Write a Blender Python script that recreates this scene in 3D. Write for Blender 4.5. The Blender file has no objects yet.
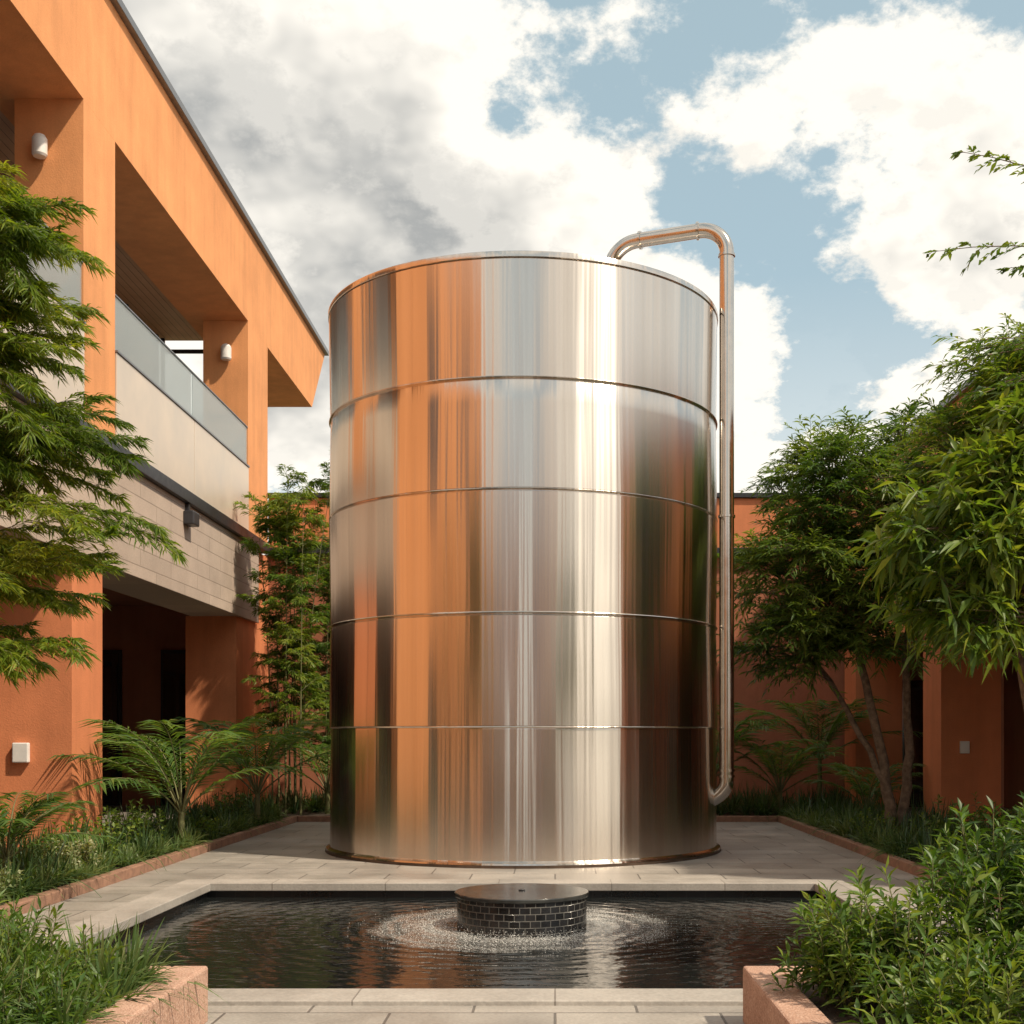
import bpy, math, random
import numpy as np
from mathutils import Vector
scene = bpy.context.scene
D = bpy.data
R = math.radians

# ------------------------------------------------------------------ helpers
def link(o, parent=None):
    scene.collection.objects.link(o)
    if parent: o.parent = parent
    return o
def empty(name):
    e = D.objects.new(name, None); e.empty_display_size = .2
    return link(e)
class NT:
    def __init__(s, nt): s.nt = nt; s.n = nt.nodes; s.l = nt.links
    def node(s, t, inp=None, **kw):
        nd = s.n.new(t)
        for k, v in kw.items(): setattr(nd, k, v)
        if inp:
            for k, v in inp.items(): s.set(nd, k, v)
        return nd
    def set(s, nd, k, v):
        if isinstance(v, bpy.types.NodeSocket): s.l.new(v, nd.inputs[k])
        else: nd.inputs[k].default_value = v
    def math(s, op, a, b=None, c=None, clamp=False):
        nd = s.n.new('ShaderNodeMath'); nd.operation = op; nd.use_clamp = clamp
        s.set(nd, 0, a)
        if b is not None: s.set(nd, 1, b)
        if c is not None: s.set(nd, 2, c)
        return nd.outputs[0]
    def vmath(s, op, a, b=None, out=0):
        nd = s.n.new('ShaderNodeVectorMath'); nd.operation = op
        s.set(nd, 0, a)
        if b is not None: s.set(nd, 1, b)
        return nd.outputs[out]
    def mr(s, v, a, b, c=0., d=1., it='LINEAR'):
        nd = s.n.new('ShaderNodeMapRange'); nd.interpolation_type = it
        s.set(nd, 0, v); s.set(nd, 1, a); s.set(nd, 2, b); s.set(nd, 3, c); s.set(nd, 4, d)
        return nd.outputs[0]
    def mix(s, f, a, b, bt='MIX'):
        nd = s.n.new('ShaderNodeMix'); nd.data_type = 'RGBA'; nd.blend_type = bt
        s.set(nd, 0, f); s.set(nd, 6, a); s.set(nd, 7, b)
        return nd.outputs[2]
    def noise(s, vec, scale, detail=3, rough=.5, dist=0., out=0):
        nd = s.n.new('ShaderNodeTexNoise')
        s.set(nd, 'Vector', vec); nd.inputs['Scale'].default_value = scale
        nd.inputs['Detail'].default_value = detail; nd.inputs['Roughness'].default_value = rough
        nd.inputs['Distortion'].default_value = dist
        return nd.outputs[out]
    def bump(s, h, strength, dist=.02, nrm=None):
        nd = s.n.new('ShaderNodeBump'); s.set(nd, 'Height', h)
        nd.inputs['Strength'].default_value = strength; nd.inputs['Distance'].default_value = dist
        if nrm is not None: s.set(nd, 'Normal', nrm)
        return nd.outputs[0]
def c4(c): return (c[0], c[1], c[2], 1.)
def newmat(name):
    m = D.materials.new(name); m.use_nodes = True
    t = NT(m.node_tree); b = t.n['Principled BSDF']
    return m, t, b
def objco(t): return t.node('ShaderNodeTexCoord').outputs['Object']

def stucco(name, col, var=.24, rough=.85, bump=.35):
    m, t, b = newmat(name); co = objco(t)
    n1 = t.noise(co, .7, 4, .65)
    st = t.node('ShaderNodeMapping', {'Vector': co, 'Scale': (2.2, 2.2, .2)}).outputs[0]
    n3 = t.noise(st, 1.8, 3, .6)
    g = t.noise(co, 55, 2, .7)
    f = t.math('ADD', t.math('MULTIPLY', n1, .5), t.math('ADD', t.math('MULTIPLY', g, .2), t.math('MULTIPLY', n3, .3)))
    f = t.mr(f, .35, .65)
    d = c4([x*(1-var) for x in col]); l = c4([x*(1+var*.45) for x in col])
    t.set(b, 'Base Color', t.mix(f, d, l)); b.inputs['Roughness'].default_value = rough
    b.inputs['Specular IOR Level'].default_value = .3
    t.set(b, 'Normal', t.bump(g, bump, .012))
    return m
def plain(name, col, rough=.5, metal=0., nscale=4, var=.2, bump=.0):
    m, t, b = newmat(name); co = objco(t)
    n = t.noise(co, nscale, 3, .6)
    f = t.mr(n, .3, .7)
    t.set(b, 'Base Color', t.mix(f, c4([x*(1-var) for x in col]), c4([x*(1+var*.5) for x in col])))
    b.inputs['Metallic'].default_value = metal
    t.set(b, 'Roughness', t.mr(n, .3, .7, max(rough-.08, 0.02), rough+.08))
    if bump: t.set(b, 'Normal', t.bump(t.noise(co, nscale*12, 3, .7), bump, .01))
    return m
def leafmat(name, c1, c2, c3, trans=.35, rough=.42):
    m, t, b = newmat(name)
    a = t.node('ShaderNodeAttribute', attribute_name='rnd').outputs['Fac']
    r = t.node('ShaderNodeValToRGB', {'Fac': a}).outputs[0]
    cr = r.node.color_ramp
    cr.elements[0].color = c4(c1); cr.elements[0].position = 0.05
    cr.elements[1].color = c4(c3); cr.elements[1].position = 1.
    e = cr.elements.new(.55); e.color = c4(c2)
    t.set(b, 'Base Color', r); b.inputs['Roughness'].default_value = rough
    b.inputs['Specular IOR Level'].default_value = .4
    tr = t.node('ShaderNodeBsdfTranslucent')
    t.set(tr, 'Color', t.mix(1., r, (1.5, 1.45, .5, 1), 'MULTIPLY'))
    mx = t.node('ShaderNodeMixShader'); mx.inputs[0].default_value = trans
    t.l.new(b.outputs[0], mx.inputs[1]); t.l.new(tr.outputs[0], mx.inputs[2])
    t.l.new(mx.outputs[0], t.n['Material Output'].inputs[0])
    return m

def mesh_obj(name, verts, faces, mat, parent=None, smooth=False):
    me = D.meshes.new(name); me.from_pydata([tuple(v) for v in verts], [], faces); me.update()
    if mat: me.materials.append(mat)
    if smooth: me.shade_smooth()
    return link(D.objects.new(name, me), parent)
def box(name, x0, x1, y0, y1, z0, z1, mat, parent=None, bev=0.):
    v = [(x0,y0,z0),(x1,y0,z0),(x1,y1,z0),(x0,y1,z0),(x0,y0,z1),(x1,y0,z1),(x1,y1,z1),(x0,y1,z1)]
    f = [(0,3,2,1),(4,5,6,7),(0,1,5,4),(1,2,6,5),(2,3,7,6),(3,0,4,7)]
    o = mesh_obj(name, v, f, mat, parent)
    if bev:
        md = o.modifiers.new('bev', 'BEVEL'); md.width = bev; md.segments = 2; md.limit_method = 'ANGLE'
    return o
def lathe(name, prof, cx, cy, seg, mat, parent=None, captop=True, ang=25):
    n = len(prof); vs = []; fs = []
    for i in range(seg):
        a = 2*math.pi*i/seg; c, s_ = math.cos(a), math.sin(a)
        for r, z in prof: vs.append((r*c, r*s_, z))
    for i in range(seg):
        j = (i+1) % seg
        for k in range(n-1): fs.append((i*n+k, j*n+k, j*n+k+1, i*n+k+1))
    if captop: fs.append(tuple(i*n+n-1 for i in range(seg)))
    o = mesh_obj(name, vs, fs, mat, parent)
    o.location = (cx, cy, 0)
    me = o.data; uv = me.uv_layers.new(name='UVMap')
    rr = max(p[0] for p in prof)
    for p in me.polygons:
        av = [math.atan2(me.vertices[v].co.y, me.vertices[v].co.x) % (2*math.pi) for v in p.vertices]
        mx = max(av)
        for li, a, vi in zip(p.loop_indices, av, p.vertices):
            if mx - a > math.pi: a += 2*math.pi
            uv.data[li].uv = (a*rr, me.vertices[vi].co.z)
    me.shade_smooth(); me.set_sharp_from_angle(angle=R(ang))
    return o

class Tubes:
    def __init__(s): s.v = []; s.f = []
    def add(s, pts, radii, sides=6, cap=False):
        pts = [Vector(p) for p in pts]; b0 = len(s.v)
        up = Vector((0, 0, 1)); prev = None
        for i, p in enumerate(pts):
            d = (pts[min(i+1, len(pts)-1)] - pts[max(i-1, 0)])
            if d.length < 1e-6: d = Vector((0, 0, 1))
            d.normalize()
            if prev is None:
                a = d.cross(up) if abs(d.z) < .95 else d.cross(Vector((1, 0, 0)))
            else: a = prev - d*prev.dot(d)
            a.normalize(); prev = a; bb = d.cross(a)
            for k in range(sides):
                t = 2*math.pi*k/sides
                s.v.append(p + (a*math.cos(t) + bb*math.sin(t))*radii[i])
        for i in range(len(pts)-1):
            for k in range(sides):
                k2 = (k+1) % sides
                s.f.append((b0+i*sides+k, b0+i*sides+k2, b0+(i+1)*sides+k2, b0+(i+1)*sides+k))
        if cap:
            s.f.append(tuple(b0+k for k in range(sides))[::-1])
            s.f.append(tuple(b0+(len(pts)-1)*sides+k for k in range(sides)))
    def obj(s, name, mat, parent): return mesh_obj(name, s.v, s.f, mat, parent, True)

def np_mesh(name, V, F, mat, parent, rnd):
    me = D.meshes.new(name); nv = len(V); nf = len(F); k = F.shape[1]
    me.vertices.add(nv); me.vertices.foreach_set('co', V.astype(np.float32).ravel())
    me.loops.add(nf*k); me.loops.foreach_set('vertex_index', F.astype(np.int32).ravel())
    me.polygons.add(nf); me.polygons.foreach_set('loop_start', np.arange(0, nf*k, k, dtype=np.int32))
    me.update(calc_edges=True)
    at = me.attributes.new('rnd', 'FLOAT', 'POINT'); at.data.foreach_set('value', rnd.astype(np.float32))
    me.materials.append(mat); me.shade_smooth()
    return link(D.objects.new(name, me), parent)
def nrm(a): return a/np.maximum(np.linalg.norm(a, axis=-1, keepdims=True), 1e-6)
def patchy(b, rng):
    w = np.zeros(len(b))
    for i in range(4):
        k = rng.normal(0, 2.2, 3); w += np.sin(b @ k + rng.uniform(0, 6.28))
    return np.clip(.5 + .14*w + rng.normal(0, .22, len(b)), 0, 1)
class Leaves:
    """folded leaves: base, mid L/M/R, tip"""
    def __init__(s): s.b=[]; s.d=[]; s.L=[]; s.W=[]
    def add(s, b, d, L, W): s.b.append(b); s.d.append(d); s.L.append(L); s.W.append(W)
    def obj(s, name, mat, parent, rng, droop=.25, fold=.25, upbias=1.):
        b = np.array(s.b, float); d = nrm(np.array(s.d, float)); L = np.array(s.L)[:, None]; W = np.array(s.W)[:, None]
        N = len(b)
        up = np.array([0, 0, 1.])*upbias + rng.normal(0, .55, (N, 3))
        side = nrm(np.cross(d, up)); up = np.cross(side, d)
        g = np.array([0, 0, -1.])
        m = b + d*L*.45 + g*droop*L*.16; tip = b + d*L + g*droop*L*.8
        l = m - side*W*.5 + up*W*fold; r = m + side*W*.5 + up*W*fold
        V = np.stack([b, l, m, r, tip], 1).reshape(-1, 3)
        base = (np.arange(N)*5)[:, None, None]
        F = (np.array([[0, 3, 2], [0, 2, 1], [2, 3, 4], [2, 4, 1]])[None] + base).reshape(-1, 3)
        return np_mesh(name, V, F, mat, parent, np.repeat(patchy(b, rng), 5))
def straps(name, mat, parent, rng, centers, nper, L, W, spread=1., droop=1., nseg=4, r0=.05):
    """strap-leaf clumps"""
    C0 = np.array(centers, float); tone = np.repeat(rng.random(len(C0)), nper)
    sc = np.repeat(rng.uniform(.7, 1.3, len(C0)), nper)
    C = np.repeat(C0, nper, 0); N = len(C)
    a = rng.uniform(0, 2*np.pi, N); lean = rng.uniform(.1, 1., N)*spread
    h = np.stack([np.cos(a), np.sin(a), np.zeros(N)], 1)
    d = nrm(h*lean[:, None] + np.array([0, 0, 1.]))
    Ls = (L*rng.uniform(.6, 1.15, N)*sc)[:, None]; Ws = (W*rng.uniform(.7, 1.2, N))[:, None]
    b = C + h*rng.uniform(0, r0, N)[:, None]
    side = np.stack([-np.sin(a), np.cos(a), np.zeros(N)], 1) + rng.normal(0, .25, (N, 3)); side = nrm(side)
    dr = (droop*rng.uniform(.5, 1.3, N)*lean)[:, None]
    V = []
    for i in range(nseg+1):
        t = i/nseg
        p = b + d*Ls*t + h*Ls*dr*.25*t*t - np.array([0, 0, 1.])*Ls*dr*.75*t**2.2
        w = Ws*.5*(1-t**2.5)*(0.6+.4*min(1, t*3)) + .0005
        V += [p-side*w, p+side*w]
    V = np.stack(V, 1).reshape(-1, 3); k = 2*(nseg+1)
    q = np.array([[2*i, 2*i+1, 2*i+3, 2*i+2] for i in range(nseg)])
    F = (q[None] + (np.arange(N)*k)[:, None, None]).reshape(-1, 4)
    return np_mesh(name, V, F, mat, parent, np.repeat(np.clip(tone*.6+rng.random(N)*.45, 0, 1), k))

# ------------------------------------------------------------------ materials
M_or = stucco('orange_stucco', (.74, .325, .135))
M_orlow = stucco('orange_red_stucco', (.66, .235, .105))
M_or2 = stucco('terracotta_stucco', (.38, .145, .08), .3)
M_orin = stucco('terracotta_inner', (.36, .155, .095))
M_dark = plain('dark_metal', (.045, .045, .05), .45, .5)
M_cop = plain('coping_metal', (.20, .20, .21), .4, .6)
M_white = plain('white_plastic', (.75, .73, .7), .4, 0, 8, .08)
M_black = plain('black_plastic', (.03, .03, .035), .4)
M_bark = plain('bark', (.20, .135, .09), .9, 0, 14, .5, .6)
M_twig = plain('green_twig', (.15, .15, .06), .7, 0, 8, .3)
M_soil = plain('soil', (.045, .03, .02), .95, 0, 10, .5, .8)
M_curb = plain('terracotta_curb', (.30, .165, .11), .85, 0, 9, .3, .5)
M_gask = plain('base_seal', (.10, .065, .045), .6, .3, 6, .4)
def plantermat():
    m, t, b = newmat('planter_render'); co = objco(t)
    g = t.noise(co, 90, 2, .7); n = t.noise(co, 4, 4, .65)
    col = t.mix(t.mr(n, .35, .65), (.38, .22, .155, 1), (.50, .31, .225, 1))
    col = t.mix(t.mr(g, .55, .68), col, (.62, .45, .35, 1)); col = t.mix(t.mr(g, .42, .34), col, (.24, .13, .09, 1))
    t.set(b, 'Base Color', col); b.inputs['Roughness'].default_value = .85
    t.set(b, 'Normal', t.bump(g, .7, .01)); return m
M_plant = plantermat()
M_panel = plain('panel', (.66, .56, .46), .38, .25, 1.2, .12)
def glassy(name, col, rough=.05):
    m, t, b = newmat(name)
    n = t.noise(objco(t), 1.5, 2, .5)
    t.set(b, 'Base Color', t.mix(n, c4(col), c4([x*1.3 for x in col])))
    b.inputs['Roughness'].default_value = rough; b.inputs['Specular IOR Level'].default_value = .9
    b.inputs['Coat Weight'].default_value = .5
    return m
M_dglass = glassy('dark_glass', (.012, .014, .016))
M_wglass = glassy('window_glass', (.38, .42, .44))  # pale base colour stands in for sky reflected in the glass
def clearglass():
    m, t, b = newmat('rail_glass')
    b.inputs['Base Color'].default_value = (.75, .78, .78, 1); b.inputs['Roughness'].default_value = .03
    tr = t.node('ShaderNodeBsdfTransparent'); tr.inputs[0].default_value = (.86, .90, .90, 1)
    fr = t.node('ShaderNodeFresnel'); fr.inputs[0].default_value = 1.45
    mx = t.node('ShaderNodeMixShader'); t.set(mx, 0, t.math('ADD', t.math('MULTIPLY', fr.outputs[0], .8), .05, clamp=True))
    t.l.new(tr.outputs[0], mx.inputs[1]); t.l.new(b.outputs[0], mx.inputs[2])
    t.l.new(mx.outputs[0], t.n['Material Output'].inputs[0]); return m
M_glass = clearglass()
def slat():
    m, t, b = newmat('slat_ceiling'); co = objco(t)
    s = t.node('ShaderNodeSeparateXYZ', {0: co})
    w = t.math('FRACT', t.math('MULTIPLY', s.outputs[0], 7.))
    g = t.mr(w, .0, .12)
    col = t.mix(t.noise(co, 2, 3), (.42, .24, .13, 1), (.6, .36, .22, 1))
    t.set(b, 'Base Color', t.mix(g, (.10, .05, .03, 1), col)); b.inputs['Roughness'].default_value = .6
    t.set(b, 'Normal', t.bump(g, .6, .01)); return m
M_ceil = slat()
def brickmat(name, axes, bw, bh, c1, c2, mortar, ms, rough, bump, offset=.5, spec=.5, var=.2, uv=False, grain=40):
    m, t, b = newmat(name)
    tc = t.node('ShaderNodeTexCoord'); co = tc.outputs['Object']
    if uv: v = tc.outputs['UV']
    else:
        s = t.node('ShaderNodeSeparateXYZ', {0: co})
        v = t.node('ShaderNodeCombineXYZ', {0: s.outputs[axes[0]], 1: s.outputs[axes[1]]}).outputs[0]
    br = t.node('ShaderNodeTexBrick', {'Vector': v, 'Color1': c4(c1), 'Color2': c4(c2), 'Mortar': c4(mortar)})
    br.offset = offset
    br.inputs['Scale'].default_value = 1.; br.inputs['Mortar Size'].default_value = ms
    br.inputs['Brick Width'].default_value = bw; br.inputs['Row Height'].default_value = bh
    br.inputs['Mortar Smooth'].default_value = .2; br.inputs['Bias'].default_value = 0.
    g = t.noise(co, grain, 2, .7); big = t.noise(co, 1.3, 5, .7)
    n = t.mr(t.math('ADD', t.math('MULTIPLY', big, .6), t.math('MULTIPLY', g, .4)), .32, .68, 1-var, 1+var*.6)
    col = t.vmath('SCALE', br.outputs[0]); t.set(col.node, 'Scale', n)
    t.set(b, 'Base Color', col)
    t.set(b, 'Roughness', t.mr(big, .3, .7, rough-.1, rough+.1))
    b.inputs['Specular IOR Level'].default_value = spec
    h = t.math('ADD', t.math('MULTIPLY', br.outputs[1], -1.), t.math('MULTIPLY', g, .25))
    t.set(b, 'Normal', t.bump(h, bump, .01)); return m
M_pave = brickmat('paving', (0, 1), .95, .6, (.36, .335, .30), (.285, .265, .24), (.12, .11, .10), .009, .45, .4, var=.38)
M_copg = brickmat('pool_coping', (0, 1), 1.2, 5, (.40, .375, .34), (.34, .315, .285), (.2, .18, .16), .006, .5, .4, var=.35)
M_block = brickmat('stone_cladding', (1, 2), 1.5, .258, (.50, .40, .33), (.435, .35, .29), (.33, .26, .21), .010, .8, .6)
M_mosaic = brickmat('black_mosaic', (0, 1), .0918, .0585, (.008, .008, .009), (.028, .028, .030), (.17, .165, .15), .004, .16, .5, uv=True, spec=.8, var=.4)
M_ftop = plain('wet_dark_slab', (.05, .052, .05), .10, 0, 5, .5, .1)
M_basin = brickmat('basin', (0, 2), .2, .2, (.012, .013, .014), (.016, .017, .018), (.03, .03, .03), .005, .3, .3)
M_passfl = brickmat('passage_floor', (0, 1), .8, .8, (.28, .25, .22), (.24, .21, .19), (.12, .1, .09), .008, .4, .3)
def groundmat():
    m, t, b = newmat('ground'); co = objco(t)
    t.set(b, 'Base Color', t.mix(t.mr(t.noise(co, .3, 5, .6), .4, .6), (.09, .10, .04, 1), (.16, .13, .09, 1)))
    b.inputs['Roughness'].default_value = .95; return m
M_ground = groundmat()

def steel(name, streak=True, base=((.66, .585, .515), (.76, .685, .61)), rg=(.205, .225)):
    m, t, b = newmat(name); co = objco(t)
    s = t.node('ShaderNodeSeparateXYZ', {0: co})
    b.inputs['Metallic'].default_value = 1.
    if streak:
        flat = t.node('ShaderNodeCombineXYZ', {0: s.outputs[0], 1: s.outputs[1], 2: 0.}).outputs[0]
        dirn = t.vmath('NORMALIZE', flat)
        sd = t.node('ShaderNodeSeparateXYZ', {0: dirn})
        v2 = t.node('ShaderNodeCombineXYZ', {0: sd.outputs[0], 1: sd.outputs[1], 2: t.math('MULTIPLY', s.outputs[2], .006)}).outputs[0]
        n1 = t.noise(v2, 4.2, 1, .4); n2 = t.noise(v2, 20, 2, .5)
        smear = t.noise(co, .8, 1, .5)
        f = t.mr(t.math('ADD', t.math('MULTIPLY', n2, .7), t.math('MULTIPLY', smear, .3)), .35, .65)
        t.set(b, 'Base Color', t.mix(f, c4(base[0]), c4(base[1])))
        t.set(b, 'Roughness', t.mr(smear, .35, .65, rg[0], rg[1]))
        h = t.math('ADD', n1, t.math('MULTIPLY', n2, .14))
        t.set(b, 'Normal', t.bump(h, 1., .058))
        b.inputs['Anisotropic'].default_value = .9
        b.inputs['Anisotropic Rotation'].default_value = .25
        tg = t.node('ShaderNodeTangent'); tg.direction_type = 'RADIAL'; tg.axis = 'Z'
        t.l.new(tg.outputs[0], b.inputs['Tangent'])
    else:
        n = t.noise(co, 6, 3, .6)
        t.set(b, 'Base Color', t.mix(n, c4(base[0]), c4(base[1]))); t.set(b, 'Roughness', t.mr(n, .3, .7, rg[0], rg[1]))
    return m
M_tank = steel('brushed_steel')
M_pipe = steel('pipe_steel', False, ((.50, .45, .40), (.66, .60, .54)), (.12, .22))

# foliage
F_bam = leafmat('bamboo_leaf', (.07, .125, .015), (.15, .225, .025), (.30, .32, .04), .48)
F_tree = leafmat('tree_leaf', (.045, .095, .02), (.095, .165, .03), (.20, .26, .05), .42)
F_brt = leafmat('bright_leaf', (.06, .125, .02), (.135, .21, .03), (.27, .31, .05), .45)
F_palm = leafmat('palm_leaf', (.05, .11, .03), (.095, .18, .04), (.19, .26, .06), .4)
F_cov = leafmat('groundcover_leaf', (.025, .062, .022), (.05, .10, .035), (.10, .16, .05), .3)
F_grs = leafmat('grass_leaf', (.05, .10, .03), (.10, .165, .05), (.22, .26, .11), .35)
F_shr = leafmat('shrub_leaf', (.045, .10, .018), (.085, .16, .025), (.20, .26, .04), .38)
F_var = leafmat('variegated_leaf', (.10, .15, .06), (.25, .30, .14), (.50, .50, .34), .3)

# ------------------------------------------------------------------ ground, paving, pool
PX0, PX1, PY0, PY1 = -3.70, 2.80, 7.70, 13.30
def frame_sheet(name, X0, X1, Y0, Y1, x0, x1, y0, y1, z, mat, parent=None):
    v = [(X0,Y0,z),(X1,Y0,z),(X1,Y1,z),(X0,Y1,z),(x0,y0,z),(x1,y0,z),(x1,y1,z),(x0,y1,z)]
    f = [(0,1,5,4),(1,2,6,5),(2,3,7,6),(3,0,4,7)]
    return mesh_obj(name, v, f, mat, parent)
frame_sheet('ground', -600, 600, -600, 900, PX0, PX1, PY0, PY1, -.02, M_ground)
frame_sheet('stone_paving', -4.75, 4.1, -13, 23.0, PX0, PX1, PY0, PY1, 0., M_pave)
pool = empty('reflecting_pool')
def ringbox(name, X0, X1, Y0, Y1, w, z0, z1, mat, parent, bev=.008):
    box(name+'_south', X0-w, X1+w, Y0-w, Y0, z0, z1, mat, parent, bev)
    box(name+'_north', X0-w, X1+w, Y1, Y1+w, z0, z1, mat, parent, bev)
    box(name+'_west', X0-w, X0, Y0+.002, Y1-.002, z0, z1-.001, mat, parent, bev)
    box(name+'_east', X1, X1+w, Y0+.002, Y1-.002, z0, z1-.001, mat, parent, bev)
ringbox('coping', PX0+.05, PX1-.05, PY0+.05, PY1-.05, .36, -.055, .03, M_copg, pool)
v = [(PX0,PY0,-.06),(PX1,PY0,-.06),(PX1,PY1,-.06),(PX0,PY1,-.06),(PX0,PY0,-.7),(PX1,PY0,-.7),(PX1,PY1,-.7),(PX0,PY1,-.7)]
mesh_obj('basin', v, [(4,5,6,7),(0,1,5,4),(1,2,6,5),(2,3,7,6),(3,0,4,7)], M_basin, pool)
FX, FY = -.30, 11.3
WZ = -.125
def watermat():
    m, t, b = newmat('water'); co = objco(t)
    d = t.vmath('DISTANCE', co, (FX, FY, WZ), out='Value')
    mp = t.node('ShaderNodeMapping', {'Vector': co, 'Scale': (1., 2., 1.)}).outputs[0]
    amt = t.mr(d, .6, 3.0, 1., .32)
    n1 = t.noise(mp, 2.2, 2, .5, .7); n2 = t.noise(mp, 9, 2, .55, .4)
    wv = t.math('SINE', t.math('ADD', t.math('MULTIPLY', d, 34.), t.math('MULTIPLY', n1, 6.)))
    h = t.math('ADD', t.math('MULTIPLY', n1, 1.), t.math('ADD', t.math('MULTIPLY', n2, .26), t.math('MULTIPLY', wv, .09)))
    t.set(b, 'Normal', t.bump(t.math('MULTIPLY', h, amt), .58, .05))
    ang = t.noise(co, 3.5, 4, .6)
    dd = t.math('ADD', d, t.math('MULTIPLY', t.math('SUBTRACT', ang, .5), .45))
    ring = t.math('MULTIPLY', t.mr(dd, .6, .72), t.mr(dd, .75, 1.55, 1., 0.))
    edge = t.mr(t.math('ABSOLUTE', t.math('SUBTRACT', dd, 1.25)), .0, .15, .4, 0.)
    sp = t.node('ShaderNodeTexVoronoi', {'Vector': co}); sp.inputs['Scale'].default_value = 75
    sp2 = t.noise(co, 48, 3, .75)
    mask = t.math('ADD', t.math('MULTIPLY', ring, .95), edge)
    f = t.math('MULTIPLY', mask, t.math('ADD', t.mr(sp.outputs[0], .1, .45, .7, 0.), t.mr(sp2, .43, .64)), clamp=True)
    f = t.mr(f, .15, 1.05)
    t.set(b, 'Base Color', t.mix(f, (.010, .012, .012, 1), (.66, .66, .63, 1)))
    t.set(b, 'Roughness', t.mr(f, 0, 1, .025, .5)); b.inputs['IOR'].default_value = 1.33
    b.inputs['Specular IOR Level'].default_value = .65
    return m
mesh_obj('water_surface', [(PX0,PY0,WZ),(PX1,PY0,WZ),(PX1,PY1,WZ),(PX0,PY1,WZ)], [(0,1,2,3)], watermat(), pool)

# fountain
ft = empty('fountain')
lathe('mosaic_drum', [(.585, -.6), (.585, .150)], FX, FY, 96, M_mosaic, ft, False)
lathe('cap_slab', [(.575, .150), (.600, .152), (.606, .160), (.606, .182), (.600, .190), (.2, .194)], FX, FY, 96, M_ftop, ft, True, 30)
lathe('water_nozzle', [(.03, .194), (.03, .202), (.02, .206)], FX, FY, 24, M_dark, ft)
rng = np.random.default_rng(5)
def droplets():
    vs = []; fs = []
    ico = [(0,0,1),(.9,0,-.2),(-.45,.78,-.2),(-.45,-.78,-.2),(0,0,-1)]
    icf = [(0,1,2),(0,2,3),(0,3,1),(4,2,1),(4,3,2),(4,1,3)]
    for i in range(4600):
        a = rng.uniform(0, 2*math.pi); r = .62 + abs(rng.normal(0, .38)); s = rng.uniform(.0014, .004)
        if r > 1.6: continue
        z = WZ + rng.uniform(0, 1)**2*.08*max(.15, 1.4-r)
        b = len(vs)
        for p in ico: vs.append((FX+math.cos(a)*r+p[0]*s, FY+math.sin(a)*r+p[1]*s, z+p[2]*s*1.2))
        fs += [tuple(b+k for k in q) for q in icf]
    mesh_obj('splash_droplets', vs, fs, plain('droplet', (.8, .8, .78), .15, 0, 4, .05), ft, True)
droplets()

# planting beds + curbs
def bed(name, poly, z=.07):
    mesh_obj(name, [(x, y, z) for x, y in poly], [tuple(range(len(poly)))], M_soil)
bed('soil_bed', [(-6.3, 4), (-4.87, 4), (-4.87, 23.1), (4.22, 23.1), (4.22, 4), (6.3, 4), (6.3, 27.45), (-6.3, 27.45)])
kb = empty('planting_curb')
box('curb_west', -4.87, -4.75, 7.1, 23.12, -.01, .11, M_curb, kb, .01)
box('curb_east', 4.1, 4.22, 7.1, 23.12, -.01, .11, M_curb, kb, .01)
box('curb_north', -4.748, 4.098, 23.0, 23.12, -.01, .108, M_curb, kb, .01)

def planter(name, xin, sgn):
    e = empty(name); w = .2; L = 4.3
    xa, xb = sorted([xin, xin+sgn*w])
    box('inner_wall', xa, xb, 1.2, 7.0, -.01, .31, M_plant, e, .015)
    xc, xd = sorted([xin+sgn*(w+.002), xin+sgn*L])
    box('back_wall', xc, xd, 6.8, 6.999, -.01, .309, M_plant, e, .012)
    mesh_obj('soil', [(xc, 1.2, .25), (xd, 1.2, .25), (xd, 6.8, .25), (xc, 6.8, .25)], [(0, 1, 2, 3)], M_soil, e)
planter('planter_box', -1.94, -1); planter('planter_box', 1.05, 1)

# ------------------------------------------------------------------ tank
TX, TY, TR = -.44, 17.72, 2.71
tank = empty('steel_water_tank')
zs = [.10, 1.70, 3.08, 4.57, 5.91, 7.36]
tilt = [(.0, -.014), (.010, -.008), (-.008, .012), (.008, -.010), (-.006, .010)]
prof = [(TR+.050, .03), (TR+.055, .035), (TR+.050, .055), (TR+.015, .065), (TR, .08)]
for i in range(5):
    a, b_ = tilt[i]; z0 = zs[i]; z1 = zs[i+1]
    for k in range(6):
        t = k/5; prof.append((TR+a+(b_-a)*t, z0+.012+(z1-z0-.05)*t))
    if i < 4:
        prof += [(TR-.014, z1-.030), (TR-.016, z1-.016), (TR+.008, z1-.010), (TR+.013, z1-.001), (TR+.008, z1+.006), (TR+.003, z1+.010)]
prof += [(TR+.0, 7.315), (TR-.014, 7.32), (TR-.014, 7.336), (TR+.016, 7.338), (TR+.022, 7.345), (TR+.022, 7.40), (TR+.016, 7.412), (TR-.02, 7.414), (.3, 7.8)]
lathe('tank_shell', prof, TX, TY, 256, M_tank, tank, True, 30)
lathe('base_seal', [(TR+.062, -.005), (TR+.062, .029), (TR-.1, .0295)], TX, TY, 128, M_gask, tank, False)
pip = Tubes()
px, py, pr = 2.335, 17.0, .10
def arcc(p0, corner, p1, n=12):
    p0, c, p1 = Vector(p0), Vector(corner), Vector(p1); o = p0 + p1 - c
    return [o + (p0-o)*math.cos(math.pi/2*i/n) + (p1-o)*math.sin(math.pi/2*i/n) for i in range(n+1)]
ztop = 8.50
path = []
path += arcc((1.85, 17.2, .66), (px, py, .66), (px, py, .98))
path += [Vector((px, py, z)) for z in (2, 3, 4, 5, 6, 7)]
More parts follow.
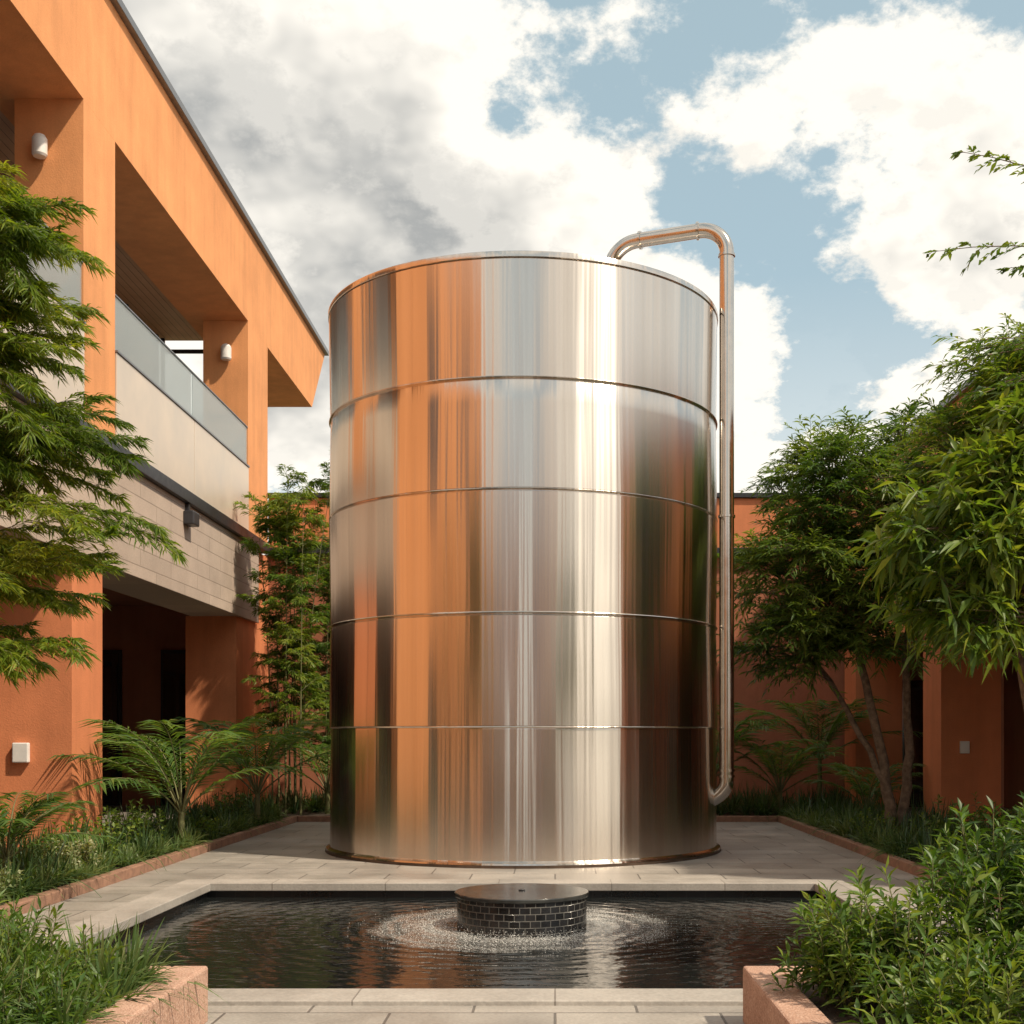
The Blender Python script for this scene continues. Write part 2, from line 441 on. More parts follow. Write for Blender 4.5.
path += arcc((px, py, ztop-.34), (px, py, ztop), (px-.34, py+.1, ztop))
path += [Vector((1.25, 17.4, ztop))]
path += arcc((1.15, 17.45, ztop), (.78, 17.6, ztop), (.78, 17.6, ztop-.36))
path += [Vector((.78, 17.6, 7.6))]
pip.add(path, [pr]*len(path), 28)
def flange(p, d, r=.135, h=.03):
    p = Vector(p); d = Vector(d).normalized()
    pip.add([p-d*h, p-d*h*.99, p+d*h*.99, p+d*h], [pr*.9, r, r, pr*.9], 28)
for p, d in [((px, py, 1.04), (0,0,1)), ((px, py, 1.12), (0,0,1)), ((px, py, ztop-.38), (0,0,1)), ((px-.38, py+.11, ztop), (-1,.28,0)),
             ((1.19, 17.43, ztop), (-1,.38,0)), ((px, py, 4.57), (0,0,1)), ((.78, 17.6, ztop-.4), (0,0,1))]:
    flange(p, d, .116 if d[2] else .122, .016)
po = pip.obj('outlet_pipe', M_pipe, tank); po.data.set_sharp_from_angle(angle=R(35))

# ------------------------------------------------------------------ left building
lb = empty('terracotta_building')
XF = -6.3; YB = 14.0
v = [(XF,1,10.1),(XF,32.4,10.1),(XF,34.2,12.0),(XF,1,12.0),(-7.55,1,10.1),(-7.55,32.4,10.1),(-7.55,34.2,12.0),(-7.55,1,12.0)]
mesh_obj('roof_fascia', v, [(0,1,2,3),(4,7,6,5),(0,4,5,1),(1,5,6,2),(2,6,7,3),(0,3,7,4)], M_or, lb)
box('roof_coping', -7.7, XF+.10, .95, 34.3, 12.003, 12.13, M_cop, lb, .01)
box('slat_ceiling', -8.55, -7.552, YB, 27.2, 10.18, 10.3, M_ceil, lb)
box('roof_slab', -14, -7.553, 1, 27.15, 10.303, 11.95, M_or2, lb)
for y0, y1 in ((16.7, 17.9), (25.65, 27.4)):
    box('upper_column', -7.22, XF, y0, y1, 5.70, 10.099, M_or, lb)
box('reflection_bay', -14, XF, 1.0, YB, 0, 10.099, M_or, lb)  # unseen bay, made solid to give the tank orange reflections and bounce
for y in (3.4, 7.0, 10.6):
    box('bay_window', XF+.001, XF+.03, y, y+1.3, 5.4, 9.0, M_dglass, lb)
    box('bay_door', XF+.001, XF+.03, y, y+1.3, .03, 3.2, M_dglass, lb)
for y0, y1 in ((16.3, 17.4), (24.7, 26.6)):
    box('lower_column', -7.3, XF-.001, y0, y1, 0, 3.949, M_orlow, lb)
    box('column_plinth', -7.31, XF+.01, y0-.01, y1+.01, -.01, .14, M_or2, lb)
box('far_return', -7.2, XF-.002, 26.61, 27.49, 0, 5.49, M_orlow, lb)
box('terrace_ledge', -14, XF+.17, YB, 26.9, 5.5, 5.699, M_dark, lb, .01)
box('stone_beam', -7.2, XF+.08, YB, 26.25, 3.95, 5.499, M_block, lb, .006)
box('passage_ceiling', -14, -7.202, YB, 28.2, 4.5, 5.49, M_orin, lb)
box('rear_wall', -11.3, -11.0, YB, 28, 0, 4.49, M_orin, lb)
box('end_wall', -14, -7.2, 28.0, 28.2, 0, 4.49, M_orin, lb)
box('upper_rear_room', -8.7, -8.56, YB, 26.9, 5.7, 10.17, M_wglass, lb)
for y in np.arange(15.4, 27, 1.9):
    box('window_mullion', -8.56, -8.50, y-.03, y+.03, 5.7, 10.17, M_dark, lb)
box('passage_floor', -11, -6.32, YB, 28, -.015, .02, M_passfl, lb)
for x0, x1 in ((-8.75, -7.85), (-10.6, -9.75)):
    box('door_frame', x0-.06, x1+.06, 27.93, 27.998, .02, 3.5, M_dark, lb)
    box('door_glass', x0, x1, 27.90, 27.928, .08, 3.42, M_dglass, lb)
box('dado_band', -9.68, -8.82, 27.96, 27.997, .02, 1.1, M_or2, lb)
for y in np.arange(14.5, 27, 2.6):
    box('shopfront_frame', -10.998, -10.95, y, y+2.1, .02, 3.4, M_dark, lb)
    box('shopfront_glass', -10.948, -10.93, y+.08, y+2.02, .1, 3.3, M_dglass, lb)
def rail(y0, y1, n):
    for i in range(n):
        a = y0+(y1-y0)*i/n; c = y0+(y1-y0)*(i+1)/n
        box('balustrade_panel', XF-.06, XF+.02, a+.012, c-.012, 5.76, 7.08, M_panel, lb, .006)
        box('rail_glass', XF-.03, XF-.015, a+.02, c-.02, 7.12, 7.90, M_glass, lb)
    box('panel_cap', XF-.08, XF+.04, y0+.003, y1-.003, 7.083, 7.115, M_cop, lb, .004)
    box('handrail', XF-.045, XF, y0+.003, y1-.003, 7.902, 7.925, M_cop, lb, .004)
rail(17.9, 25.65, 2); rail(YB, 16.7, 1)
box('end_rail_glass', -8.5, -7.23, 27.0, 27.015, 5.75, 7.9, M_glass, lb)
box('end_rail_cap', -8.5, -7.23, 26.98, 27.03, 7.903, 7.95, M_dark, lb)
box('end_frame', -8.52, -8.44, 27.0, 27.06, 5.7, 10.17, M_dark, lb)
box('end_transom', -8.44, -7.23, 27.0, 27.05, 9.85, 9.93, M_dark, lb)
def sconce(x, y, z, s=1., mat=M_white):
    lathe('wall_sconce', [(.0, z-.13*s), (.07*s, z-.125*s), (.085*s, z-.10*s), (.085*s, z+.08*s), (.06*s, z+.12*s), (.02*s, z+.14*s)], x, y, 24, mat, lb)
    box('sconce_plate', x-.05*s, x+.05*s, y+.05, y+.11, z-.08*s, z+.08*s, M_cop, lb)
sconce(-6.84, 16.59, 9.42, 1.15); sconce(-6.72, 25.54, 9.42, 1.25)
box('junction_box', -7.05, -6.84, 16.22, 16.298, 1.24, 1.5, M_white, lb, .015)
box('flood_light', XF+.08, XF+.26, 20.9, 21.25, 5.13, 5.36, M_black, lb, .02)
box('flood_light_arm', XF+.08, XF+.14, 21.02, 21.12, 5.36, 5.5, M_black, lb)

# ------------------------------------------------------------------ back wall
bw = empty('courtyard_wall')
box('wall_lower', -7.5, 14, 27.5, 27.8, 0, 5.56, M_or2, bw)  # darker stucco than above: shade below the ledge put into the colour
box('wall_ledge', -6.29, 6.295, 27.32, 27.8, 5.562, 5.70, M_dark, bw, .01)
box('wall_upper', -6.29, 14, 27.45, 27.8, 5.702, 6.80, M_orlow, bw)
box('wall_coping', -6.3, 14.05, 27.38, 27.9, 6.803, 6.91, M_dark, bw, .01)

# ------------------------------------------------------------------ right wing
rb = empty('colonnade_wing')
XR = 6.3; YW = 11.5
box('wing_beam', XR, XR+1., YW, 27.3, 3.45, 6.85, M_or, rb)
box('wing_coping', XR-.08, XR+1.1, YW-.05, 27.31, 6.853, 6.97, M_cop, rb, .01)
box('wing_roof', XR+1.002, 14, YW, 27.3, 4.0, 6.8, M_or2, rb)
for y in (11.6, 20.4, 26.2):
    box('wing_column', XR+.002, XR+.98, y, y+1.0, 0, 3.449, M_orlow, rb)
    box('wing_plinth', XR-.01, XR+.99, y-.01, y+1.01, -.01, .14, M_or2, rb)
box('wing_rear_wall', 9.8, 10, YW, 27.3, 0, 3.99, M_orin, rb)
box('wing_floor', 6.32, 9.8, YW, 27.4, -.015, .02, M_passfl, rb)
for y in np.arange(12.5, 26, 2.8):
    box('wing_door_frame', 9.74, 9.798, y, y+2.0, .02, 2.9, M_dark, rb)
    box('wing_door_glass', 9.71, 9.738, y+.08, y+1.92, .1, 2.8, M_dglass, rb)
box('wing_end_door', 7.4, 8.8, 27.42, 27.498, .02, 2.8, M_dglass, rb)
box('wing_switch_box', 6.6, 6.75, 20.34, 20.398, 1.3, 1.5, M_white, rb, .01)

# ------------------------------------------------------------------ south wing (behind camera, reflected in the tank)
sb = empty('south_building')
for x0, x1 in ((-14, -2.2), (1.4, 14)):
    box('south_block', x0, x1, -20, -14, 4.2, 9.0, M_or, sb)
    box('south_coping', x0-.1, x1+.1, -20, -13.9, 9.003, 9.15, M_cop, sb)
    for x in np.arange(x0+.1, x1-.8, 3.3):
        box('south_column', x, x+.9, -14.9, -14.002, 0, 4.199, M_or, sb)
    box('south_rear', x0, x1, -18, -17.8, 0, 4.19, M_orin, sb)
    for x in np.arange(x0+.9, x1-1.4, 3.6):
        box('south_window', x, x+1.4, -14.0, -13.97, 5.6, 7.8, M_dglass, sb)

# ------------------------------------------------------------------ vegetation
def rv(rng): 
    v = rng.normal(0, 1, 3); return v/np.linalg.norm(v)
def clump_tree(name, trunks, crowns, leafL, leafW, mat, seed, ntw=12, nlf=14, twl=.5, droop=.3, whorl=False, flat=.6, bark=M_bark):
    rng = np.random.default_rng(seed); e = empty(name); T = Tubes(); Tw = Tubes(); Lv = Leaves()
    tp = []
    for pts, r0, r1 in trunks:
        P = []
        pts = [np.array(p, float) for p in pts]
        for i in range(len(pts)-1):
            for k in range(5):
                t = k/5; q = pts[i]*(1-t)+pts[i+1]*t
                P.append(q + rng.normal(0, .018, 3)*(1 if k else 0))
        P.append(pts[-1]); n = len(P)
        T.add(P, [r0+(r1-r0)*(i/(n-1))**.8 for i in range(n)], 9)
        tp += P[n//3:]
    tp = np.array(tp)
    for c, rad, n in crowns:
        c = np.array(c, float); rad = np.array(rad, float)
        for i in range(n):
            u = rv(rng)*rng.uniform(.35, 1.)**.6
            q = c + u*rad
            dd = np.linalg.norm(tp-q, axis=1) + np.maximum(0, tp[:, 2]-q[2]+.2)*1.2
            s = tp[np.argmin(dd)]
            L = np.linalg.norm(q-s); mid = (s+q)/2 + np.array([0, 0, .12*L]) + rng.normal(0, .05*L, 3)
            pts = [s, (s*.5+mid*.5)+[0, 0, .02*L], mid, (mid*.5+q*.5)+[0, 0, .02*L], q]
            r = .008+.009*L
            T.add(pts, [r, r*.8, r*.6, r*.42, r*.25], 5)
            out = (q-s)/max(L, .01)
            for j in range(ntw):
                d = nrm(rv(rng)*np.array([1, 1, flat]) + out*.55 + np.array([0, 0, .12]))
                tl = twl*rng.uniform(.55, 1.2)
                b0 = q + (mid-q)*rng.uniform(0, .6)
                e1 = b0 + d*tl*.55; e2 = b0 + d*tl + np.array([0, 0, -droop*tl*.5])
                Tw.add([b0, e1, e2], [.005, .0035, .0015], 3)
                sd = nrm(np.cross(d, [0, 0, 1.]))
                for k in range(nlf):
                    t = .15+.85*(k+rng.uniform(0, 1))/nlf
                    p = (b0*(1-t)**2 + e1*2*t*(1-t) + e2*t*t)
                    if whorl: ld = d*.6 + rv(rng)*.9 + np.array([0, 0, -.1])
                    else: ld = d*.8 + sd*(1 if k % 2 else -1)*rng.uniform(.5, 1.) + rng.normal(0, .25, 3)
                    Lv.add(p, ld, leafL*rng.uniform(.6, 1.2), leafW*rng.uniform(.7, 1.2))
    T.obj('trunk_and_limbs', bark, e); Tw.obj('twigs', M_twig, e)
    Lv.obj('leaves', mat, e, rng, droop=droop, upbias=1.4)
    return e
def spray(Lv, Tw, rng, s, q, leafL, leafW, ntw=24, tw=.42, nlf=18, sag=.15, r=.008, start=.2):
    s = np.array(s, float); q = np.array(q, float); L = np.linalg.norm(q-s)
    m = (s+q)/2 + np.array([0, 0, sag*L])
    P = [s*(1-t)**2 + m*2*t*(1-t) + q*t*t for t in np.linspace(0, 1, 7)]
    Tw.add(P, [r*(1-.8*i/6) for i in range(7)], 5)
    for i in range(ntw):
        t = start + (1-start)*(i+.5)/ntw
        p = s*(1-t)**2 + m*2*t*(1-t) + q*t*t
        d = nrm(2*(1-t)*(m-s) + 2*t*(q-m)); sd = nrm(np.cross(d, [0, 0, 1.]))
        tl = tw*(1.15-t)**.7*rng.uniform(.6, 1.2)
        dd = nrm(d*1. + sd*(1 if i % 2 else -1)*rng.uniform(.5, 1.) + rng.normal(0, .22, 3) + np.array([0, 0, .08]))
        e1 = p + dd*tl*.5; e2 = p + dd*tl + np.array([0, 0, -.28*tl])
        Tw.add([p, e1, e2], [.003, .002, .001], 3)
        s2 = nrm(np.cross(dd, [0, 0, 1.]))
        for k in range(nlf):
            u = (k+rng.uniform(0, 1))/nlf
            pp = p*(1-u)**2 + e1*2*u*(1-u) + e2*u*u
            ld = dd*1.0 + s2*(1 if k % 2 else -1)*rng.uniform(.3, .9) + rng.normal(0, .25, 3) + np.array([0, 0, -.05])
            Lv.add(pp, ld, leafL*rng.uniform(.6, 1.2)*(1.1-.4*u), leafW*rng.uniform(.7, 1.2))

def feather_tree():
    rng = np.random.default_rng(11); e = empty('bamboo_tree'); T = Tubes(); Tw = Tubes(); Lv = Leaves()
    tr = [np.array(p, float) for p in ((-5.35, 9.4, .05), (-5.2, 9.3, 1.6), (-5.25, 9.2, 3.2), (-5.0, 9.1, 4.6), (-4.9, 9.0, 6.0))]
    T.add(tr, [.11, .09, .07, .05, .02], 10)
    T.add([(-5.45, 9.7, .05), (-5.7, 9.9, 1.8), (-5.5, 9.8, 3.6), (-5.6, 9.9, 5.4)], [.08, .07, .05, .02], 9)
    tg = [(-3.45, 9.0, 5.42), (-3.70, 9.3, 5.25), (-3.25, 8.8, 4.95), (-3.5, 9.2, 4.62), (-3.9, 9.4, 5.6), (-3.65, 8.7, 4.05), (-3.55, 9.2, 4.3),
          (-3.05, 9.0, 3.6), (-2.80, 8.8, 3.08), (-3.2, 9.2, 3.35), (-3.1, 8.7, 2.78), (-3.35, 9.1, 2.6), (-3.4, 8.8, 2.28), (-3.65, 9.0, 2.9),
          (-3.75, 8.6, 2.05), (-3.9, 9.2, 2.4), (-3.8, 8.9, 3.5), (-4.1, 9.4, 3.9), (-4.1, 8.9, 4.7), (-4.1, 9.1, 5.1), (-4.0, 9.0, 3.0), (-4.2, 8.8, 2.1),
          (-4.3, 9.4, 2.7), (-4.4, 8.7, 3.4), (-4.4, 9.0, 4.2), (-4.4, 9.3, 5.3), (-4.2, 8.6, 4.9), (-6.4, 9.5, 4.6), (-5.3, 8.2, 3.8), (-5.0, 8.3, 5.2),
          (-6.0, 8.6, 2.8), (-4.9, 10.2, 3.0), (-3.6, 9.4, 3.85), (-3.5, 9.5, 2.95), (-3.75, 8.9, 4.75), (-3.85, 9.0, 4.45), (-3.9, 8.6, 5.05), (-3.3, 9.1, 3.75), (-4.0, 8.8, 3.75), (-4.1, 8.7, 4.3)]
    for q in tg:
        q = np.array(q, float); zs_ = min(q[2]+rng.uniform(-.5, .4), 5.8)
        f = np.interp(zs_, [p[2] for p in tr], range(5)); i = min(int(f), 3); s = tr[i]*(1-f+i)+tr[i+1]*(f-i)
        spray(Lv, Tw, rng, s, q, .13, .014, 28, .46, 24, .12, .014, .3)
        for k in range(2):
            q2 = q + rng.normal(0, .24, 3) + np.array([-.15, 0, 0.]); s2 = s*.5+q*.5+[0, 0, .1]
            spray(Lv, Tw, rng, s2, q2, .13, .014, 20, .40, 22, .1, .007, .15)
    T.obj('trunk', M_bark, e); Tw.obj('twigs', M_twig, e); Lv.obj('leaves', F_bam, e, rng, droop=.5, upbias=.5)
feather_tree()

def bamboo(name, base, stems, h, seed, sx=.2, low=.28, nb=30):
    rng = np.random.default_rng(seed); e = empty(name); T = Tubes(); Tw = Tubes(); Lv = Leaves()
    for i in range(stems):
        b = np.array(base) + np.array([rng.normal(0, sx), rng.normal(0, .3), 0]); lean = rng.normal(0, .08, 2)
        hh = h*rng.uniform(.7, 1.0)
        P = [b + np.array([lean[0]*t*t*hh*.5, lean[1]*t*t*hh*.5, t*hh]) for t in np.linspace(0, 1, 9)]
        T.add(P, [.02*(1-.85*t) for t in np.linspace(0, 1, 9)], 6)
        for k in range(nb):
            t = rng.uniform(low, 1.) if k > 3 else rng.uniform(.93, 1.); f = t*8; j = min(int(f), 7); s = P[j]*(1-f+j)+P[j+1]*(f-j)
            a = rng.uniform(0, 2*np.pi); l = rng.uniform(.3, .6)*(1.2-.5*t)
            spray(Lv, Tw, rng, s, s+np.array([np.cos(a)*l, np.sin(a)*l, rng.uniform(-.1, .4)]), .17, .026, 8, .28, 10, .15, .005, .1)
    T.obj('canes', M_twig, e); Tw.obj('twigs', M_twig, e); Lv.obj('leaves', F_tree if seed % 2 else F_brt, e, rng, droop=.5)
bamboo('bamboo_clump', (-5.2, 24.4, .05), 11, 7.2, 20)
bamboo('bamboo_clump', (-4.5, 25.6, .05), 8, 5.6, 21)

clump_tree('courtyard_tree',
  [([(5.15, 19, .05), (5.0, 19.0, 1.2), (4.7, 18.9, 2.4), (4.3, 18.8, 3.8), (4.2, 18.7, 5.2)], .10, .03),
   ([(5.3, 19.2, .05), (5.45, 19.2, 1.3), (5.35, 19.1, 2.7), (5.5, 19.2, 4.2), (5.4, 19.0, 5.6)], .09, .03),
   ([(5.0, 19.0, .9), (4.5, 19.3, 2.0), (3.8, 19.2, 3.1), (3.4, 19.0, 4.0)], .06, .02)],
  [((4.6, 18.9, 5.0), (1.35, 1.3, 1.6), 80), ((3.9, 18.9, 3.9), (1.25, 1.1, 1.1), 66), ((5.9, 19.0, 5.2), (1.3, 1.2, 1.5), 50), ((5.3, 18.7, 3.4), (1.1, 1., .8), 26), ((3.6, 18.9, 3.0), (.8, .8, .5), 20)],
  .17, .034, F_tree, 31, 13, 15, .55, .4)
clump_tree('courtyard_tree',
  [([(5.6, 14.6, .05), (5.6, 14.6, 1.5), (5.3, 14.5, 3.0), (5.1, 14.4, 4.4)], .08, .025),
   ([(5.6, 14.6, 1.0), (5.9, 14.7, 2.6), (6.0, 14.7, 4.4), (5.8, 14.6, 5.8)], .06, .02)],
  [((5.0, 14.5, 4.5), (1.0, 1., 1.15), 50), ((5.6, 14.5, 5.3), (.9, .9, .9), 46), ((4.9, 14.3, 3.3), (.8, .8, .7), 24), ((5.2, 14.4, 5.6), (.7, .8, .5), 18)],
  .15, .030, F_brt, 32, 12, 14, .5, .4)
clump_tree('broadleaf_tree',
  [([(4.75, 9.2, .05), (4.6, 9.2, 1.4), (4.3, 9.1, 2.6), (3.9, 9.0, 3.6), (3.8, 9.0, 4.5)], .09, .02),
   ([(4.6, 9.2, 1.3), (4.0, 9.1, 2.2), (3.5, 9.0, 2.8)], .05, .015),
   ([(4.3, 9.1, 2.6), (4.6, 9.2, 4.0), (4.3, 9.2, 5.2)], .05, .012)],
  [((3.15, 9.0, 2.85), (.85, .7, .75), 50), ((3.5, 9.0, 3.55), (.7, .7, .65), 40), ((4.4, 9.1, 3.2), (.7, .7, .9), 16)],
  .19, .046, F_brt, 33, 9, 10, .30, .4, True, .8)
def sparse():
    rng = np.random.default_rng(8); e = empty('sparse_branch_tree'); T = Tubes(); Tw = Tubes(); Lv = Leaves()
    T.add([(5.2, 9.6, .05), (5.1, 9.5, 2.), (4.9, 9.4, 3.8), (4.5, 9.2, 5.0), (4.3, 9.1, 5.9)], [.08, .065, .05, .03, .015], 8)
    for s, q in (((4.5, 9.2, 5.0), (2.72, 9.0, 5.08)), ((4.4, 9.15, 5.3), (2.92, 9.0, 5.80)), ((4.6, 9.2, 4.6), (3.1, 9.1, 4.35)), ((4.6, 9.2, 4.4), (2.75, 8.9, 4.22)), ((4.5, 9.2, 4.9), (3.3, 9.1, 5.0)), ((4.6, 9.2, 4.3), (2.95, 8.9, 4.0)),
                 ((4.6, 9.2, 4.3), (2.9, 8.9, 4.4)), ((4.6, 9.2, 4.3), (3.1, 9.3, 4.15))):
        spray(Lv, Tw, rng, s, q, .085, .030, 14, .30, 8, .12, .010, .35)
    T.obj('trunk', M_bark, e); Tw.obj('branches', M_bark, e); Lv.obj('leaves', F_tree, e, rng, droop=.3)
sparse()

def palm(name, base, nf, L, lw, seed, trunk=0., mat=F_palm, nl=30):
    rng = np.random.default_rng(seed); e = empty(name); Tw = Tubes(); Lv = Leaves()
    base = np.array(base, float); top = base+np.array([0, 0, trunk])
    Tw.add([base, base*.5+top*.5, top+[0, 0, .05]], [.06, .05, .04], 8)
    for i in range(nf):
        a = 2*np.pi*i*.381966 + rng.uniform(-.2, .2); el = 3.6*(1-i/nf)**1.1+.55; l = L*rng.uniform(.8, 1.1)
        h = np.array([np.cos(a), np.sin(a), 0]); d = nrm(h + np.array([0, 0, el]))
        P = [top + d*l*t + np.array([0, 0, -1.])*l*.34*t**2.6 + h*l*.26*t**2.2 for t in np.linspace(0, 1, 9)]
        Tw.add(P, [.014*(1-.85*t) for t in np.linspace(0, 1, 9)], 4)
        sd = np.array([-np.sin(a), np.cos(a), 0])
        for k in range(nl):
            t = .22+.78*k/nl; f = t*8; j = min(int(f), 7); p = P[j]*(1-f+j)+P[j+1]*(f-j)
            tan = nrm(P[j+1]-P[j]); ll = lw*(math.sin(math.pi*min(1, (t-.12)*1.0))**.6+.12)
            for s in (-1, 1):
                Lv.add(p, tan*.85+sd*s*.8+rng.normal(0, .08, 3), ll*rng.uniform(.85, 1.1), .024*L**.5)
    Tw.obj('stems', M_twig, e); Lv.obj('fronds', mat, e, rng, droop=.35, upbias=2.)
palm('palm_plant', (-5.05, 16.9, .07), 16, 2.0, .44, 41, .45)
palm('palm_plant', (-5.0, 21.0, .07), 15, 2.2, .46, 42, .5)
palm('palm_plant', (-4.4, 24.2, .07), 14, 1.9, .42, 43, .4)
palm('cycad_plant', (-5.35, 12.2, .07), 14, 1.1, .28, 44, .3)
palm('palm_plant', (3.1, 24.3, .07), 15, 2.1, .46, 45, .7)
palm('palm_plant', (4.3, 23.9, .07), 14, 1.7, .40, 46, .4)
palm('palm_plant', (5.4, 21.6, .07), 12, 1.3, .3, 47, .2)
palm('palm_plant', (5.4, 25.5, .07), 14, 2.1, .44, 48, 1.0)

rng = np.random.default_rng(77)
def scatter(x0, x1, y0, y1, n, z=.07): return [(rng.uniform(x0, x1), rng.uniform(y0, y1), z) for _ in range(n)]
gc = empty('groundcover_planting')
pts = scatter(-6.2, -5.0, 8, 23, 140) + scatter(-6.2, 6.2, 23.3, 27.2, 190) + scatter(4.35, 6.2, 8, 23, 190)
straps('liriope', F_cov, gc, rng, pts, 44, .55, .022, 1.2, .9)
pts = [(x, y, .08) for x, y in zip(rng.uniform(-5.05, -4.9, 80), rng.uniform(8, 23, 80))] + [(x, y, .08) for x, y in zip(rng.uniform(4.25, 4.4, 80), rng.uniform(8, 23, 80))]
straps('edge_liriope', F_grs, gc, rng, pts, 34, .34, .016, 1.2, 1.)

def shrub(name, blobs, leafL, leafW, mat, seed, whorls=11, parent=None):
    rng = np.random.default_rng(seed); e = parent or empty(name); Tw = Tubes(); Lv = Leaves()
    for c, rad, n in blobs:
        c = np.array(c, float); rad = np.array(rad, float); foot = c - np.array([0, 0, rad[2]])
        for i in range(n):
            u = rv(rng); u[2] = abs(u[2])*1.1-.25; u = nrm(u)*rng.uniform(.45, 1.18)
            p = c+u*rad; d = nrm(nrm(u/rad)*.7+np.array([0, 0, .9])+rng.normal(0, .2, 3))
            st = p - d*rng.uniform(.1, .25)
            Tw.add([foot*.4+st*.6 if i % 3 == 0 else st-[0, 0, .06], st, p], [.005, .004, .002], 3)
            a1 = nrm(np.cross(d, rv(rng))); a2 = np.cross(d, a1)
            for k in range(whorls):
                t = k/whorls; an = k*2.4; o = a1*math.cos(an)+a2*math.sin(an)
                Lv.add(st+(p-st)*t, d*(.25+.9*t)+o*(1.15-.5*t), leafL*rng.uniform(.7, 1.15), leafW*rng.uniform(.8, 1.2))
    Tw.obj('stems', M_twig, e); Lv.obj('leaves', mat, e, rng, droop=.3, upbias=1.5)
    return e
shrub('leafy_shrub', [((1.85, 6.1, .52), (.58, .55, .45), 190), ((2.55, 5.9, .72), (.5, .6, .56), 180), ((1.45, 6.3, .45), (.34, .32, .34), 90), ((2.9, 6.4, .85), (.5, .4, .55), 110),
                      ((1.75, 5.3, .42), (.42, .5, .34), 100), ((2.4, 5.0, .48), (.5, .5, .40), 80), ((2.3, 6.5, .80), (.4, .35, .4), 90)], .115, .024, F_shr, 51, 14)
shrub('leafy_shrub', [((-5.4, 14.4, .3), (.45, .8, .38), 100), ((-5.5, 16.2, .35), (.4, .7, .42), 80), ((-5.3, 20.2, .35), (.4, .7, .4), 60)], .09, .04, F_tree, 52, 9)
shrub('variegated_shrub', [((-5.2, 13.5, .30), (.3, .35, .27), 70), ((-5.1, 11.4, .26), (.22, .3, .2), 45)], .06, .035, F_var, 56, 9)
shrub('round_leaf_shrub', [((-5.15, 18.2, .26), (.28, .5, .22), 60), ((4.6, 18., .28), (.3, .6, .24), 60)], .06, .04, F_brt, 57, 9)
shrub('leafy_shrub', [((5.2, 12.6, .45), (.7, .9, .5), 120), ((5.4, 16., .4), (.7, 1., .4), 100), ((4.9, 10.6, .45), (.55, .8, .45), 90)], .10, .036, F_tree, 53, 9)
gp = empty('ornamental_grass')
pts = [(-2.35, 6.45, .25), (-2.7, 6.2, .25), (-2.9, 6.6, .25), (-3.2, 6.3, .25), (-2.6, 5.5, .25), (-3.0, 5.8, .25), (-3.4, 6.7, .25), (-2.5, 6.65, .25)]
straps('grass_blades', F_grs, gp, rng, pts, 120, .46, .017, 1.25, .9, 5, .12)
pts = [(-2.2, 5.6, .25), (-2.45, 5.2, .25), (-2.2, 6.2, .25), (-2.25, 6.6, .25), (-2.8, 5.2, .25), (-2.5, 6.0, .25), (-2.8, 6.4, .25), (-2.3, 5.9, .25)]
straps('short_grass', F_grs, gp, rng, pts, 150, .34, .018, 1.4, .9, 4, .1)
straps('reed_blades', F_grs, gp, rng, [(-5.5, 11.0, .07), (-5.2, 10.2, .07), (-5.1, 11.6, .07), (-5.6, 13., .07)], 80, .55, .032, 1.3, .9, 5, .1)
shrub('fern_shrub', [((-2.75, 6.3, .40), (.5, .4, .34), 130), ((-2.45, 5.6, .36), (.4, .5, .26), 100), ((-3.1, 6.6, .52), (.4, .3, .34), 90)], .10, .018, F_shr, 54, 15)

# ------------------------------------------------------------------ world
SV = Vector((.53, -.33, .78)).normalized()
w = D.worlds.new('World'); scene.world = w; w.use_nodes = True
try:
    w.cycles.sampling_method = 'MANUAL'; w.cycles.sample_map_resolution = 512
except Exception as ex: print(ex)
t = NT(w.node_tree); bg = t.n['Background']
sky = t.node('ShaderNodeTexSky'); sky.sky_type = 'NISHITA'; sky.sun_disc = False
sky.sun_elevation = math.asin(SV.z); sky.sun_rotation = math.atan2(SV.x, SV.y)
sky.air_density = 1.0; sky.dust_density = 1.5; sky.ozone_density = 1.0
dirv = t.vmath('NORMALIZE', t.node('ShaderNodeTexCoord').outputs['Generated'])
sp = t.node('ShaderNodeSeparateXYZ', {0: dirv})
k = t.math('DIVIDE', 1., t.math('ADD', t.math('MAXIMUM', sp.outputs[2], 0.), .55))
P = t.vmath('SCALE', dirv); t.set(P.node, 'Scale', k)
P = t.vmath('ADD', P, (7.1, 2.3, .4))
n1 = t.noise(P, 5.4, 8, .64, .0)
Ps = t.vmath('ADD', P, (.02, -.01, .027)); n1s = t.noise(Ps, 5.4, 4, .58, .0)
def blob(d, r, amt):
    d = Vector(d).normalized()
    ds = t.vmath('DISTANCE', dirv, tuple(d), out='Value')
    return t.mr(ds, 0., r, amt, 0., 'SMOOTHSTEP')
dens = n1
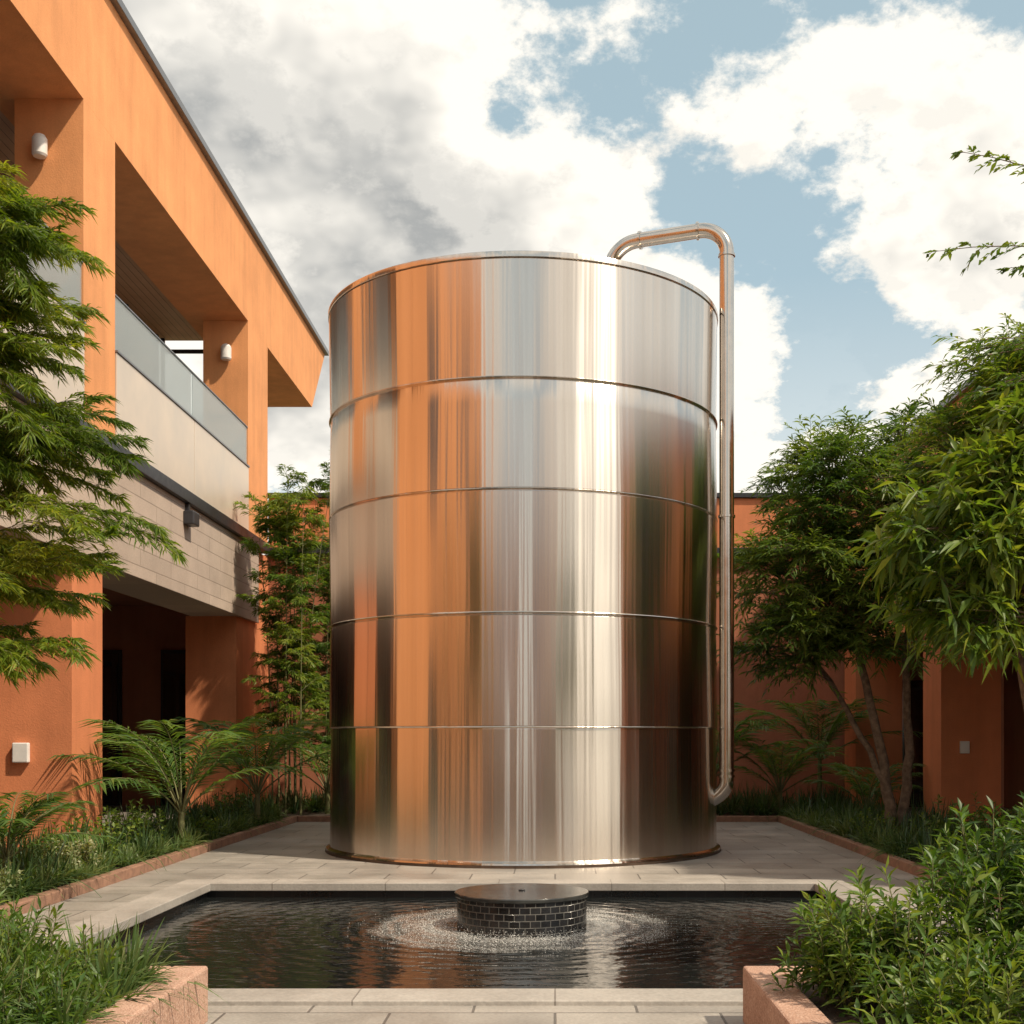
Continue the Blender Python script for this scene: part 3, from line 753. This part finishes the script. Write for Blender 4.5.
for b_ in [blob((.12, 1, .48), .17, -.05), blob((.02, 1, .57), .12, -.05), blob((.24, 1, .30), .09, -.06), blob((-.05, 1, .50), .06, -.07), blob((.21, 1, .44), .06, -.03),
           blob((-.22, 1, .50), .30, .20), blob((.02, 1, .38), .13, .10), blob((.34, 1, .38), .15, .09), blob((.30, 1, .53), .10, .06), blob((.16, 1, .47), .03, .07), blob((-.08, 1, .28), .25, .10), blob((.2, 1, .14), .22, .14),
           blob((-.22, 1, .24), .12, .12), blob((.16, 1, .30), .06, .06),
           blob((.02, -1, .42), .25, -.25), blob((-.45, -1, .4), .35, .15), blob((.5, -1, .4), .35, .15)]:
    dens = t.math('ADD', dens, b_)
mask = t.mr(dens, .455, .54, 0., 1., 'SMOOTHSTEP')
thick = t.mr(dens, .57, .82, 0., 1., 'SMOOTHSTEP')
lit = t.mr(t.math('SUBTRACT', n1s, n1), -.05, .05, 1., 0.)
br = t.math('ADD', t.math('MULTIPLY', lit, .28), t.math('SUBTRACT', .88, t.math('MULTIPLY', thick, .50)))
cl = t.mix(t.mr(br, .3, 1.), (3.0, 3.15, 3.2, 1), (9.8, 9.3, 8.4, 1))
haze = t.mr(sp.outputs[2], 0., .34, .9, 0.)
mask = t.math('MAXIMUM', mask, haze)
blue = t.mix(.45, sky.outputs[0], (6.2, 8.0, 7.9, 1))
t.set(bg, 'Color', t.mix(mask, blue, cl)); bg.inputs['Strength'].default_value = .115

sun = D.lights.new('sun', 'SUN'); sun.energy = 5.0; sun.angle = R(1.5); sun.color = (1., .86, .67)
so = link(D.objects.new('sun', sun)); so.rotation_euler = SV.to_track_quat('Z', 'Y').to_euler()

cam = D.cameras.new('camera'); cam.lens = 36*1250/1024; cam.sensor_width = 36
cam.shift_x = -.042; cam.shift_y = .2178; cam.clip_end = 3000; cam.clip_start = .1
co_ = link(D.objects.new('camera', cam)); co_.location = (0, 0, 1.6); co_.rotation_euler = (R(90), 0, 0)
scene.camera = co_
scene.view_settings.view_transform = 'Standard'; scene.view_settings.look = 'None'; scene.view_settings.exposure = 0
